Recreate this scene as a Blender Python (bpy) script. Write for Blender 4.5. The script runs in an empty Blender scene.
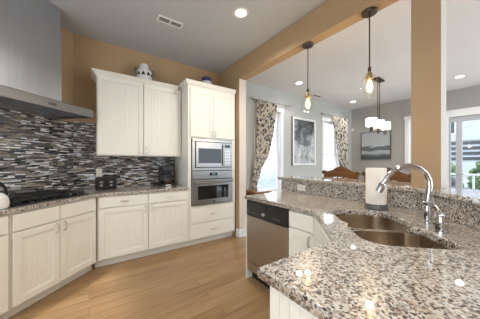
import bpy, bmesh, math, random
from math import pi, sin, cos, sqrt, radians
from mathutils import Vector, Matrix
random.seed(7)
S = bpy.context.scene
COL = S.collection
Q = sqrt(2)

# ------------------------------------------------------------------ camera
cam_d = bpy.data.cameras.new('camera'); cam = bpy.data.objects.new('camera', cam_d); COL.objects.link(cam)
cam.location = (0, 0, 1.287)
cam.rotation_euler = (radians(90), 0, radians(-(90 - 54.706)))
cam_d.sensor_width = 36; cam_d.lens = 212.93 / 480 * 36; cam_d.shift_y = 2.48 / 480
cam_d.clip_start = 0.02
S.camera = cam

# ------------------------------------------------------------------ world, sun, lights, exposure
W = bpy.data.worlds.new('daylight'); S.world = W; W.use_nodes = True
bg = W.node_tree.nodes['Background']; bg.inputs[0].default_value = (0.77, 0.885, 1.0, 1); bg.inputs[1].default_value = 2.7
sun_d = bpy.data.lights.new('sun', 'SUN'); sun = bpy.data.objects.new('sun', sun_d); COL.objects.link(sun)
sun_d.energy = 2.2; sun_d.angle = 0.05; sun_d.color = (1, .96, .9)
sun.rotation_euler = Vector((0.72, 0.55, -0.75)).to_track_quat('-Z', 'Y').to_euler()

S.view_settings.view_transform = 'Standard'; S.view_settings.look = 'None'
S.view_settings.gamma = 1; S.view_settings.use_curve_mapping = False
S.view_settings.exposure = 0.58

# ------------------------------------------------------------------ materials
def newmat(name):
    m = bpy.data.materials.new(name); m.use_nodes = True
    nt = m.node_tree; return m, nt, nt.nodes['Principled BSDF']
def N(nt, t, **kw):
    n = nt.nodes.new(t)
    for k, v in kw.items():
        if k in n.inputs: n.inputs[k].default_value = v
        else: setattr(n, k, v)
    return n
def ramp(nt, stops, interp='LINEAR'):
    r = nt.nodes.new('ShaderNodeValToRGB'); e = r.color_ramp.elements; r.color_ramp.interpolation = interp
    while len(e) > 1: e.remove(e[-1])
    e[0].position = stops[0][0]; e[0].color = (*stops[0][1], 1)
    for p, c in stops[1:]:
        x = e.new(p); x.color = (*c, 1)
    return r
def plain(name, col, rough=.5, metal=0.0, noise=0.04, scale=12, coat=0.0, bump=0.0, emit=None, strength=0):
    m, nt, b = newmat(name)
    tc = N(nt, 'ShaderNodeTexCoord'); nz = N(nt, 'ShaderNodeTexNoise', Scale=scale, Detail=3.0)
    nt.links.new(tc.outputs['Object'], nz.inputs['Vector'])
    r = ramp(nt, [(.3, tuple(max(0, c * (1 - noise)) for c in col)), (.7, tuple(min(1, c * (1 + noise)) for c in col))])
    nt.links.new(nz.outputs['Fac'], r.inputs[0]); nt.links.new(r.outputs[0], b.inputs['Base Color'])
    b.inputs['Roughness'].default_value = rough; b.inputs['Metallic'].default_value = metal
    b.inputs['Coat Weight'].default_value = coat; b.inputs['Coat Roughness'].default_value = .08
    if bump:
        bp = N(nt, 'ShaderNodeBump', Strength=bump, Distance=.002); n2 = N(nt, 'ShaderNodeTexNoise', Scale=180.0)
        nt.links.new(tc.outputs['Object'], n2.inputs['Vector'])
        nt.links.new(n2.outputs['Fac'], bp.inputs['Height']); nt.links.new(bp.outputs[0], b.inputs['Normal'])
    if emit:
        b.inputs['Emission Color'].default_value = (*emit, 1); b.inputs['Emission Strength'].default_value = strength
    return m

M = {}
M['cream'] = plain('painted_cream_wood', (.785, .765, .69), .38, noise=.015)
M['white'] = plain('white_trim_paint', (.80, .80, .79), .4, noise=.01)
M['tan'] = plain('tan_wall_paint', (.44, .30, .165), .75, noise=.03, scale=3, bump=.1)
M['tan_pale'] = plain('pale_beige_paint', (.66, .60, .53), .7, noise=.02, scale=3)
M['grey_wall'] = plain('grey_green_wall_paint', (.47, .48, .455), .75, noise=.02, scale=3)
M['taupe_wall'] = plain('taupe_wall_paint', (.37, .355, .325), .75, noise=.02, scale=3)
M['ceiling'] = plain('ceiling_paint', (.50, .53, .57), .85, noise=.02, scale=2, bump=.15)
M['ceiling_daylit'] = plain('daylit_ceiling', (.74, .74, .75), .85, noise=.02, scale=2, bump=.15)  # living room daylight is put into this lighter ceiling colour
M['black'] = plain('black_plastic', (.012, .012, .013), .25)
M['black_gloss'] = plain('black_glass', (.008, .008, .009), .05)
M['iron'] = plain('cast_iron', (.015, .015, .016), .45)
M['grey_dark'] = plain('dark_grey_metal', (.09, .085, .085), .35)
M['bronze'] = plain('bronze_metal', (.10, .075, .06), .35, metal=.9)
M['brass'] = plain('aged_brass', (.45, .33, .18), .3, metal=.9)
M['nickel'] = plain('brushed_nickel', (.62, .60, .56), .28, metal=1)
M['chrome'] = plain('chrome', (.62, .63, .66), .1, metal=1)
M['steel_sink'] = plain('sink_steel', (.55, .47, .38), .22, metal=1)
M['plate'] = plain('ivory_plastic', (.78, .74, .64), .4)
M['towel'] = plain('paper_towel', (.90, .84, .75), .9, bump=.4)
M['ceramic'] = plain('white_ceramic', (.75, .74, .72), .2)
M['blue'] = plain('blue_ceramic', (.05, .06, .16), .25)
M['curtain_rod'] = plain('rod_metal', (.40, .38, .34), .35, metal=.7)
M['stool_wood'] = None
M['shade_white'] = plain('white_glass_shade', (.9, .88, .84), .4, emit=(1, .93, .82), strength=1.1)
M['lamp'] = plain('lamp_lens', (.9, .9, .9), .4, emit=(1, .95, .88), strength=9)
M['bulb'] = plain('bulb_glass', (.9, .7, .4), .3, emit=(1, .66, .20), strength=2.6)
M['leaf'] = plain('leaf_green', (.10, .15, .06), .8, noise=.5, scale=9)
M['leaf_pale'] = plain('leaf_pale', (.10, .13, .13), .8, noise=.35, scale=3)
M['bark'] = plain('bark', (.22, .18, .15), .9, noise=.3)
M['deck'] = plain('deck_boards', (.45, .44, .42), .8)
M['lawn'] = plain('lawn', (.20, .22, .21), .95, noise=.3, scale=2)
M['frame_grey'] = plain('pale_grey_frame_paint', (.46, .47, .49), .45, noise=.01)
M['siding'] = plain('white_siding', (.34, .36, .38), .7)
M['win_dark'] = plain('dark_window', (.03, .035, .04), .2)
M['vent_grey'] = plain('vent_grey_paint', (.30, .30, .30), .5)
M['digits'] = plain('display_digits', (.1, .3, .35), .3, emit=(.3, .8, .9), strength=.05)
M['screen'] = plain('silver_keys', (.55, .55, .56), .35, metal=.5)

def steel(name, col, rough, axis=2):
    m, nt, b = newmat(name)
    tc = N(nt, 'ShaderNodeTexCoord'); mp = N(nt, 'ShaderNodeMapping')
    sc = [1.2, 1.2, 1.2]; sc2 = [90, 90, 90]; sc2[axis] = 1.5
    mp.inputs['Scale'].default_value = sc2
    nz = N(nt, 'ShaderNodeTexNoise', Scale=1.0, Detail=3.0)
    nt.links.new(tc.outputs['Object'], mp.inputs[0]); nt.links.new(mp.outputs[0], nz.inputs['Vector'])
    r = ramp(nt, [(.3, tuple(c * .93 for c in col)), (.7, tuple(min(1, c * 1.05) for c in col))])
    nt.links.new(nz.outputs['Fac'], r.inputs[0]); nt.links.new(r.outputs[0], b.inputs['Base Color'])
    mr = N(nt, 'ShaderNodeMapRange'); mr.inputs['To Min'].default_value = rough * .8; mr.inputs['To Max'].default_value = rough * 1.25
    nt.links.new(nz.outputs['Fac'], mr.inputs[0]); nt.links.new(mr.outputs[0], b.inputs['Roughness'])
    b.inputs['Metallic'].default_value = 1
    return m
M['steel'] = steel('stainless_steel', (.29, .285, .28), .32, 0)
M['steel_v'] = steel('stainless_steel_vertical', (.57, .60, .64), .32, 2)
M['steel_warm'] = steel('stainless_steel_warm', (.47, .44, .41), .33, 0)

def granite():
    m, nt, b = newmat('speckled_granite')
    tc = N(nt, 'ShaderNodeTexCoord')
    nz = N(nt, 'ShaderNodeTexNoise', Scale=60.0, Detail=2.0)
    mixv = N(nt, 'ShaderNodeVectorMath', operation='MULTIPLY_ADD'); mixv.inputs[1].default_value = (.012,) * 3
    nt.links.new(tc.outputs['Object'], nz.inputs['Vector']); nt.links.new(nz.outputs['Color'], mixv.inputs[0]); nt.links.new(tc.outputs['Object'], mixv.inputs[2])
    v1 = N(nt, 'ShaderNodeTexVoronoi', Scale=138.0); nt.links.new(mixv.outputs[0], v1.inputs['Vector'])
    sp = N(nt, 'ShaderNodeSeparateColor'); nt.links.new(v1.outputs['Color'], sp.inputs[0])
    big = N(nt, 'ShaderNodeTexNoise', Scale=22.0, Detail=3.0); nt.links.new(tc.outputs['Object'], big.inputs['Vector'])
    ad = N(nt, 'ShaderNodeMath', operation='MULTIPLY_ADD'); ad.inputs[1].default_value = .55
    nt.links.new(big.outputs['Fac'], ad.inputs[0]); 
    sb = N(nt, 'ShaderNodeMath', operation='SUBTRACT'); nt.links.new(sp.outputs[0], sb.inputs[0]); sb.inputs[1].default_value = .275
    nt.links.new(sb.outputs[0], ad.inputs[2])
    r = ramp(nt, [(0, (.022, .017, .016)), (.15, (.13, .088, .064)), (.25, (.29, .21, .15)), (.36, (.44, .365, .285)), (.51, (.55, .52, .47)), (.73, (.285, .275, .255)), (.83, (.62, .60, .555))], 'CONSTANT')
    nt.links.new(ad.outputs[0], r.inputs[0]); nt.links.new(r.outputs[0], b.inputs['Base Color'])
    b.inputs['Roughness'].default_value = .3; b.inputs['Specular IOR Level'].default_value = .4
    b.inputs['Coat Weight'].default_value = 1.0; b.inputs['Coat Roughness'].default_value = .015
    return m
M['granite'] = granite()

def floor_mat():
    m, nt, b = newmat('oak_floorboards')
    tc = N(nt, 'ShaderNodeTexCoord')
    br = N(nt, 'ShaderNodeTexBrick', offset=.37, Scale=1.0)
    br.inputs['Brick Width'].default_value = 1.5; br.inputs['Row Height'].default_value = .128; br.inputs['Mortar Size'].default_value = .0016
    br.inputs['Color1'].default_value = (0, 0, 0, 1); br.inputs['Color2'].default_value = (1, 1, 1, 1); br.inputs['Mortar'].default_value = (.5, .5, .5, 1)
    nt.links.new(tc.outputs['Object'], br.inputs['Vector'])
    mp = N(nt, 'ShaderNodeMapping'); mp.inputs['Scale'].default_value = (1.6, 22, 1); nt.links.new(tc.outputs['Object'], mp.inputs[0])
    off = N(nt, 'ShaderNodeVectorMath', operation='MULTIPLY_ADD'); off.inputs[1].default_value = (9, 9, 9)
    nt.links.new(br.outputs['Color'], off.inputs[0]); nt.links.new(mp.outputs[0], off.inputs[2])
    nz = N(nt, 'ShaderNodeTexNoise', Scale=1.6, Detail=5.0, Roughness=.6); nt.links.new(off.outputs[0], nz.inputs['Vector'])
    mx = N(nt, 'ShaderNodeMath', operation='MULTIPLY_ADD'); mx.inputs[1].default_value = .25
    nt.links.new(br.outputs['Color'], mx.inputs[0]); nt.links.new(nz.outputs['Fac'], mx.inputs[2])
    r = ramp(nt, [(.25, (.165, .093, .038)), (.5, (.29, .172, .078)), (.9, (.40, .255, .125))])
    nt.links.new(mx.outputs[0], r.inputs[0])
    dk = N(nt, 'ShaderNodeMix', data_type='RGBA'); dk.inputs['B'].default_value = (.13, .07, .03, 1)
    nt.links.new(br.outputs['Fac'], dk.inputs['Factor']); nt.links.new(r.outputs[0], dk.inputs['A'])
    nt.links.new(dk.outputs['Result'], b.inputs['Base Color'])
    b.inputs['Roughness'].default_value = .3; b.inputs['Coat Weight'].default_value = .15; b.inputs['Coat Roughness'].default_value = .2
    return m
M['floor'] = floor_mat()

def wood(name, c0, c1, axis=0, rough=.3):
    m, nt, b = newmat(name); tc = N(nt, 'ShaderNodeTexCoord'); mp = N(nt, 'ShaderNodeMapping')
    s = [26, 26, 26]; s[axis] = 2.2; mp.inputs['Scale'].default_value = s
    nz = N(nt, 'ShaderNodeTexNoise', Scale=1.0, Detail=4.0)
    nt.links.new(tc.outputs['Object'], mp.inputs[0]); nt.links.new(mp.outputs[0], nz.inputs['Vector'])
    r = ramp(nt, [(.3, c0), (.7, c1)]); nt.links.new(nz.outputs['Fac'], r.inputs[0]); nt.links.new(r.outputs[0], b.inputs['Base Color'])
    b.inputs['Roughness'].default_value = rough; return m
M['stool_wood'] = wood('carved_brown_wood', (.085, .034, .010), (.17, .072, .022), 1, .42)
M['table_wood'] = wood('honey_wood', (.20, .095, .03), (.30, .15, .05), 0)

def mosaic(name):
    # local x along the wall, z up
    m, nt, b = newmat(name); tc = N(nt, 'ShaderNodeTexCoord')
    sx = N(nt, 'ShaderNodeSeparateXYZ'); cb = N(nt, 'ShaderNodeCombineXYZ')
    nt.links.new(tc.outputs['Object'], sx.inputs[0]); nt.links.new(sx.outputs[0], cb.inputs[0]); nt.links.new(sx.outputs[2], cb.inputs[1])
    br = N(nt, 'ShaderNodeTexBrick', offset=.43, offset_frequency=2, squash=.6, squash_frequency=3, Scale=1.0)
    br.inputs['Brick Width'].default_value = .095; br.inputs['Row Height'].default_value = .0135; br.inputs['Mortar Size'].default_value = .0009
    br.inputs['Color1'].default_value = (0, 0, 0, 1); br.inputs['Color2'].default_value = (1, 1, 1, 1); br.inputs['Mortar'].default_value = (.3, .3, .3, 1)
    nt.links.new(cb.outputs[0], br.inputs['Vector'])
    r = ramp(nt, [(0, (.018, .02, .024)), (.16, (.115, .098, .085)), (.30, (.235, .20, .165)), (.42, (.055, .058, .066)), (.54, (.35, .31, .265)), (.66, (.15, .155, .165)), (.76, (.48, .46, .44)), (.87, (.80, .83, .87))], 'CONSTANT')
    nt.links.new(br.outputs['Color'], r.inputs[0])
    mk = N(nt, 'ShaderNodeMix', data_type='RGBA'); mk.inputs['B'].default_value = (.06, .055, .05, 1)
    nt.links.new(br.outputs['Fac'], mk.inputs['Factor']); nt.links.new(r.outputs[0], mk.inputs['A']); nt.links.new(mk.outputs['Result'], b.inputs['Base Color'])
    mu = N(nt, 'ShaderNodeMath', operation='MULTIPLY'); mu.inputs[1].default_value = 37.0
    fr = N(nt, 'ShaderNodeMath', operation='FRACT'); nt.links.new(br.outputs['Color'], mu.inputs[0]); nt.links.new(mu.outputs[0], fr.inputs[0])
    mr = N(nt, 'ShaderNodeMapRange'); mr.inputs['To Min'].default_value = .05; mr.inputs['To Max'].default_value = .32
    nt.links.new(fr.outputs[0], mr.inputs[0]); nt.links.new(mr.outputs[0], b.inputs['Roughness'])
    bp = N(nt, 'ShaderNodeBump', Strength=1.0, Distance=.004); nt.links.new(br.outputs['Color'], bp.inputs['Height']); nt.links.new(bp.outputs[0], b.inputs['Normal'])
    return m
M['mosaic'] = mosaic('strip_mosaic_tile')

def thin_glass(name, tint=(1, 1, 1), gloss=.12):
    m = bpy.data.materials.new(name); m.use_nodes = True; nt = m.node_tree; nt.nodes.clear()
    out = N(nt, 'ShaderNodeOutputMaterial'); mx = N(nt, 'ShaderNodeMixShader'); tr = N(nt, 'ShaderNodeBsdfTransparent'); gl = N(nt, 'ShaderNodeBsdfGlossy')
    tr.inputs[0].default_value = (*tint, 1); gl.inputs['Roughness'].default_value = .03
    lw = N(nt, 'ShaderNodeLayerWeight'); lw.inputs[0].default_value = .5
    pw = N(nt, 'ShaderNodeMath', operation='POWER'); pw.inputs[1].default_value = 4.0; ma = N(nt, 'ShaderNodeMath', operation='MULTIPLY_ADD'); ma.inputs[1].default_value = gloss * 4; ma.inputs[2].default_value = .03
    nt.links.new(lw.outputs['Facing'], pw.inputs[0]); nt.links.new(pw.outputs[0], ma.inputs[0]); nt.links.new(ma.outputs[0], mx.inputs[0]); nt.links.new(tr.outputs[0], mx.inputs[1]); nt.links.new(gl.outputs[0], mx.inputs[2]); nt.links.new(mx.outputs[0], out.inputs[0])
    return m
M['glass'] = thin_glass('window_glass', (.97, .98, 1), .15)
M['glass_shade'] = thin_glass('clear_seeded_glass', (.97, .96, .93), .16)

def curtain_mat():
    m, nt, b = newmat('leaf_print_fabric'); tc = N(nt, 'ShaderNodeTexCoord'); mp = N(nt, 'ShaderNodeMapping')
    mp.inputs['Rotation'].default_value = (0, radians(40), 0); mp.inputs['Scale'].default_value = (34, 3, 13)
    v = N(nt, 'ShaderNodeTexVoronoi', Scale=1.0, Randomness=.8); nt.links.new(tc.outputs['Object'], mp.inputs[0]); nt.links.new(mp.outputs[0], v.inputs['Vector'])
    sp = N(nt, 'ShaderNodeSeparateColor'); nt.links.new(v.outputs['Color'], sp.inputs[0])
    leafc = ramp(nt, [(0, (.08, .08, .10)), (.40, (.22, .165, .11)), (.68, (.33, .31, .285))], 'CONSTANT'); nt.links.new(sp.outputs[0], leafc.inputs[0])
    th = N(nt, 'ShaderNodeMath', operation='LESS_THAN'); th.inputs[1].default_value = .50; nt.links.new(v.outputs['Distance'], th.inputs[0])
    mx = N(nt, 'ShaderNodeMix', data_type='RGBA'); mx.inputs['A'].default_value = (.66, .61, .52, 1)
    nt.links.new(th.outputs[0], mx.inputs['Factor']); nt.links.new(leafc.outputs[0], mx.inputs['B']); nt.links.new(mx.outputs['Result'], b.inputs['Base Color'])
    b.inputs['Roughness'].default_value = .9
    return m
M['curtain'] = curtain_mat()

def photo_print():
    m, nt, b = newmat('monochrome_print'); tc = N(nt, 'ShaderNodeTexCoord')
    mp = N(nt, 'ShaderNodeMapping'); mp.inputs['Scale'].default_value = (3.2, 1, 3.4); mp.inputs['Location'].default_value = (.4, 0, .2)
    nz = N(nt, 'ShaderNodeTexNoise', Scale=1.0, Detail=6.0, Roughness=.6, Distortion=.8)
    nt.links.new(tc.outputs['Object'], mp.inputs[0]); nt.links.new(mp.outputs[0], nz.inputs['Vector'])
    r = ramp(nt, [(.30, (.05, .055, .06)), (.45, (.16, .17, .18)), (.55, (.42, .43, .44)), (.72, (.62, .63, .64))])
    sx = N(nt, 'ShaderNodeSeparateXYZ'); nt.links.new(tc.outputs['Object'], sx.inputs[0])
    mr = N(nt, 'ShaderNodeMapRange'); mr.inputs['From Min'].default_value = -.5; mr.inputs['From Max'].default_value = .52; mr.inputs['To Min'].default_value = .09; mr.inputs['To Max'].default_value = -.13
    nt.links.new(sx.outputs[2], mr.inputs[0])
    a = N(nt, 'ShaderNodeMath', operation='ADD'); nt.links.new(nz.outputs['Fac'], a.inputs[0]); nt.links.new(mr.outputs[0], a.inputs[1])
    nt.links.new(a.outputs[0], r.inputs[0]); nt.links.new(r.outputs[0], b.inputs['Base Color']); b.inputs['Roughness'].default_value = .3
    return m
M['photo'] = photo_print()

def seascape():
    # local y along the wall, z up from the canvas centre
    m, nt, b = newmat('seascape_canvas'); tc = N(nt, 'ShaderNodeTexCoord'); sx = N(nt, 'ShaderNodeSeparateXYZ'); nt.links.new(tc.outputs['Object'], sx.inputs[0])
    mp = N(nt, 'ShaderNodeMapping'); mp.inputs['Scale'].default_value = (1, 2.2, 9); nt.links.new(tc.outputs['Object'], mp.inputs[0])
    nz = N(nt, 'ShaderNodeTexNoise', Scale=1.3, Detail=5.0); nt.links.new(mp.outputs[0], nz.inputs['Vector'])
    a = N(nt, 'ShaderNodeMath', operation='MULTIPLY_ADD'); a.inputs[1].default_value = .22; nt.links.new(nz.outputs['Fac'], a.inputs[0]); nt.links.new(sx.outputs[2], a.inputs[2])
    mr = N(nt, 'ShaderNodeMapRange'); mr.inputs['From Min'].default_value = -.30; mr.inputs['From Max'].default_value = .50; nt.links.new(a.outputs[0], mr.inputs[0])
    r = ramp(nt, [(0, (.05, .065, .07)), (.12, (.09, .11, .115)), (.20, (.36, .39, .39)), (.30, (.42, .45, .46)), (.34, (.11, .135, .14)), (.45, (.12, .14, .145)), (.50, (.44, .46, .47)), (1, (.36, .38, .40))])
    nt.links.new(mr.outputs[0], r.inputs[0]); nt.links.new(r.outputs[0], b.inputs['Base Color']); b.inputs['Roughness'].default_value = .6
    return m
M['sea'] = seascape()

# ------------------------------------------------------------------ helpers
class MB:
    def __init__(self): self.bm = bmesh.new()
    def box(self, x0, x1, y0, y1, z0, z1, mat=None):
        vs = [self.bm.verts.new((x, y, z)) for z in (z0, z1) for x, y in ((x0, y0), (x1, y0), (x1, y1), (x0, y1))]
        if mat is not None:
            for v in vs: v.co = mat @ v.co
        for f in ((3, 2, 1, 0), (4, 5, 6, 7), (0, 1, 5, 4), (1, 2, 6, 5), (2, 3, 7, 6), (3, 0, 4, 7)): self.bm.faces.new([vs[i] for i in f])
        return self
    def prism(self, pts, z0, z1):
        a = [self.bm.verts.new((x, y, z0)) for x, y in pts]; b = [self.bm.verts.new((x, y, z1)) for x, y in pts]; n = len(pts)
        self.bm.faces.new(a[::-1]); self.bm.faces.new(b)
        for i in range(n): self.bm.faces.new([a[i], a[(i + 1) % n], b[(i + 1) % n], b[i]])
        return self
    def wallprism(self, pts, y0, y1):
        # polygon in x,z pushed through y
        a = [self.bm.verts.new((x, y0, z)) for x, z in pts]; b = [self.bm.verts.new((x, y1, z)) for x, z in pts]; n = len(pts)
        self.bm.faces.new(a); self.bm.faces.new(b[::-1])
        for i in range(n): self.bm.faces.new([a[(i + 1) % n], a[i], b[i], b[(i + 1) % n]])
        return self
    def tube(self, path, r, seg=12, caps=True):
        P = [Vector(p) for p in path]; n = len(P); rs = r if isinstance(r, (list, tuple)) else [r] * n
        rings = []; ref = None
        for i, p in enumerate(P):
            t = (P[min(i + 1, n - 1)] - P[max(i - 1, 0)]).normalized()
            if ref is None:
                ref = t.orthogonal().normalized()
            ref = (ref - t * ref.dot(t)).normalized(); bi = t.cross(ref)
            rings.append([self.bm.verts.new(p + (ref * cos(2 * pi * k / seg) + bi * sin(2 * pi * k / seg)) * rs[i]) for k in range(seg)])
        for i in range(n - 1):
            for k in range(seg): self.bm.faces.new([rings[i][k], rings[i][(k + 1) % seg], rings[i + 1][(k + 1) % seg], rings[i + 1][k]])
        if caps: self.bm.faces.new(rings[0][::-1]); self.bm.faces.new(rings[-1])
        return self
    def lathe(self, prof, c=(0, 0), seg=24, mat=None, close=True):
        rings = []
        for r, z in prof:
            ring = [self.bm.verts.new((c[0] + max(r, 1e-4) * cos(2 * pi * k / seg), c[1] + max(r, 1e-4) * sin(2 * pi * k / seg), z)) for k in range(seg)]
            if mat is not None:
                for v in ring: v.co = mat @ v.co
            rings.append(ring)
        for i in range(len(prof) - 1):
            for k in range(seg): self.bm.faces.new([rings[i][k], rings[i][(k + 1) % seg], rings[i + 1][(k + 1) % seg], rings[i + 1][k]])
        if close: self.bm.faces.new(rings[0][::-1]); self.bm.faces.new(rings[-1])
        return self
    def build(self, name, mat, parent=None, bevel=0.0, smooth=False, loc=None, segs=2):
        bmesh.ops.recalc_face_normals(self.bm, faces=self.bm.faces)
        me = bpy.data.meshes.new(name); 
        if loc is not None:
            for v in self.bm.verts: v.co -= Vector(loc)
        self.bm.to_mesh(me); self.bm.free()
        if smooth:
            for p in me.polygons: p.use_smooth = True
            me.set_sharp_from_angle(angle=radians(38))
        me.materials.append(mat)
        o = bpy.data.objects.new(name, me); COL.objects.link(o)
        if parent: o.parent = parent
        if loc is not None: o.location = loc
        if bevel:
            b = o.modifiers.new('bevel', 'BEVEL'); b.width = bevel; b.segments = segs; b.limit_method = 'ANGLE'; b.angle_limit = radians(40)
        return o

def tag(o, label, cat, group=None, kind=None):
    o['label'] = label; o['category'] = cat
    if group: o['group'] = group
    if kind: o['kind'] = kind
    return o
def thing(name, label, cat, loc, rz=0, group=None):
    o = bpy.data.objects.new(name, None); COL.objects.link(o); o.location = loc; o.rotation_euler = (0, 0, radians(rz)); o.empty_display_size = .1
    return tag(o, label, cat, group)
def struct(o): o['kind'] = 'structure'; return o
def sn(s, n): return ((s + n) / Q, (s - n) / Q)
def diag(s, c): return ((s * Q - c) / 2, (s * Q + c) / 2)
def copy_tree(o, parent=None):
    c = o.copy(); COL.objects.link(c)
    if parent: c.parent = parent
    for ch in list(o.children): copy_tree(ch, c)
    return c

# ------------------------------------------------------------------ setting
YW, HC, XR = 3.662, 3.026, 7.17
XS0, XS1 = 2.09, 2.23          # the stub wall, beam, column and half wall share one thickness
b = MB(); b.prism([(-2.6, -2.34), (7.6, -2.34), (7.6, 3.9), (-.4, 3.9), (-2.6, 1.7)], -.1, 0); struct(b.build('floor', M['floor']))
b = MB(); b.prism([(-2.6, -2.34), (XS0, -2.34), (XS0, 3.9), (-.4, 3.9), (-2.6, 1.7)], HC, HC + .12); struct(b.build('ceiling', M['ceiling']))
b = MB(); b.prism([(XS0, -2.34), (7.6, -2.34), (7.6, 3.9), (XS0, 3.9)], HC, HC + .12); struct(b.build('ceiling_living', M['ceiling_daylit']))
# back wall: plain tan in the kitchen, grey with two windows in the living room
b = MB(); b.box(-.23, XS1, YW, YW + .14, 0, HC); struct(b.build('wall_back', M['tan']))
W1, W2 = (3.04, 3.80), (5.58, 6.34); WZ = (.62, 2.50)
b = MB()
xs = [XS1, W1[0], W1[1], W2[0], W2[1], XR]
for i in (0, 2, 4): b.box(xs[i], xs[i + 1], YW, YW + .14, 0, HC)
for w in (W1, W2):
    b.box(w[0], w[1], YW, YW + .14, 0, WZ[0]); b.box(w[0], w[1], YW, YW + .14, WZ[1], HC)
struct(b.build('wall_back_living', M['grey_wall']))
# wall behind the cooktop, 45 degrees
o = MB().box(-1.6, 2.4649, 0, .14, 0, HC).build('wall_left', M['tan']); o.rotation_euler = (0, 0, radians(45)); o.location = (*diag(0, 3.838), 0); struct(o)
# right wall with tall window and patio door
D = (-.9, 1.30); DZ = 2.37; W3 = (1.52, 2.10); W3Z = (1.15, 2.46)
b = MB()
b.box(XR, XR + .14, W3[1], YW + .14, 0, HC); b.box(XR, XR + .14, D[1], W3[0], 0, HC); b.box(XR, XR + .14, -2.34, D[0], 0, HC)
b.box(XR, XR + .14, D[0], D[1], DZ, HC); b.box(XR, XR + .14, W3[0], W3[1], 0, W3Z[0]); b.box(XR, XR + .14, W3[0], W3[1], W3Z[1], HC)
struct(b.build('wall_right', M['taupe_wall']))
# unseen kitchen wall behind the camera, added to keep white sky out of reflections
b = MB(); b.box(-2.6, 2.23, -2.34, -2.2, 0, HC); struct(b.build('wall_rear', M['tan']))
# stub wall at the end of the oven run, the beam over the bar, the column
b = MB(); b.box(XS0, XS1, 2.97, YW, 0, HC); o = struct(b.build('wall_divider', M['tan']))
b = MB(); b.box(XS0, XS1, -2.2, 2.97, 2.71, HC); struct(b.build('trim_1', M['tan'])); 
b = MB(); b.box(XS0 + .002, XS1 + .01, .420, .597, 1.09, 2.71); o = b.build('trim_2', M['tan']); struct(o)
# half wall under the bar
KD = 1.545
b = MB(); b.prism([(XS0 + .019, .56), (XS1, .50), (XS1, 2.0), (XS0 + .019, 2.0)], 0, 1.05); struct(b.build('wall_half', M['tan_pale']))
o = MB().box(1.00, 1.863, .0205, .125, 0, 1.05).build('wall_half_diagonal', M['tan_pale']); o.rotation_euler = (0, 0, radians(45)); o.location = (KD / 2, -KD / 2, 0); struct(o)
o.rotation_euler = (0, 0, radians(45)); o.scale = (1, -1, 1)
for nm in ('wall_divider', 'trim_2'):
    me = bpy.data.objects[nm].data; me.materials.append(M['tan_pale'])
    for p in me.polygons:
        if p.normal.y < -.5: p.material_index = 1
# baseboards
b = MB(); b.box(XS0 - .018, XS0 - .001, 2.955, 3.045, 0, .135); b.box(XS0 - .018, XS1, 2.952, 2.969, 0, .135); struct(b.build('baseboard_divider', M['white'], bevel=.004))
b = MB(); b.box(XS1, XR, YW - .016, YW, 0, .135); struct(b.build('baseboard_back', M['white'], bevel=.004))
b = MB(); b.box(XR - .016, XR, 1.44, YW, 0, .135); struct(b.build('baseboard_right', M['white'], bevel=.004))

def sash_window(name, w, wz, along='x'):
    """casing, sill, two sashes with muntins, glass"""
    T = (lambda a, o0, o1: (a[0], a[1], YW + o0, YW + o1)) if along == 'x' else (lambda a, o0, o1: (XR + o0, XR + o1, a[0], a[1]))
    root = bpy.data.objects.new(name, None); COL.objects.link(root); struct(root)
    x0, x1 = w; z0, z1 = wz; c = .085
    def bx(m, a0, a1, o0, o1, q0, q1): m.box(*T((a0, a1), o0, o1), q0, q1)
    m = MB(); bx(m, x0 - c, x0, -.022, .0, z0 - .02, z1); bx(m, x1, x1 + c, -.022, .0, z0 - .02, z1); bx(m, x0 - c - .015, x1 + c + .015, -.026, 0, z1, z1 + c)
    m.build('window_casing', M['white'], root, bevel=.004)
    m = MB(); bx(m, x0 - c - .03, x1 + c + .03, -.06, .0, z0 - .045, z0 - .02); m.build('window_sill', M['white'], root, bevel=.004)
    J0 = (x0, x1, z0, z1); x0 += .008; x1 -= .008; z0 += .008; z1 -= .008
    m = MB(); zm = (z0 + z1) / 2 - .05
    for q0, q1, o in ((z0, zm + .02, .055), (zm - .02, z1, .09)):
        bx(m, x0, x0 + .04, o, o + .035, q0, q1); bx(m, x1 - .04, x1, o, o + .035, q0, q1)
        bx(m, x0 + .04, x1 - .04, o, o + .035, q0, q0 + .04); bx(m, x0 + .04, x1 - .04, o, o + .035, q1 - .04, q1)
    xm = (x0 + x1) / 2
    q0, q1, o = zm + .02, z1 - .04, .10
    bx(m, xm - .01, xm + .01, o, o + .015, q0, q1); bx(m, x0 + .04, x1 - .04, o, o + .015, (q0 + q1) / 2 - .01, (q0 + q1) / 2 + .01)
    m.build('window_sash', M['white'], root, bevel=.003)
    m = MB(); bx(m, x0 + .04, x1 - .04, .072, .076, z0 + .04, zm - .02); bx(m, x0 + .04, x1 - .04, .118, .122, zm + .02, z1 - .04)
    m.build('glass', M['glass'], root)
    x0, x1, z0, z1 = J0
    m = MB(); bx(m, x0, x0 + .008, 0, .14, z0, z1); bx(m, x1 - .008, x1, 0, .14, z0, z1); bx(m, x0 + .008, x1 - .008, 0, .14, z0, z0 + .008); bx(m, x0 + .008, x1 - .008, 0, .14, z1 - .008, z1)
    m.build('jamb', M['white'], root)
    return root
sash_window('window_1', W1, WZ); sash_window('window_2', W2, WZ); sash_window('window_3', W3, W3Z, 'y')

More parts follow.
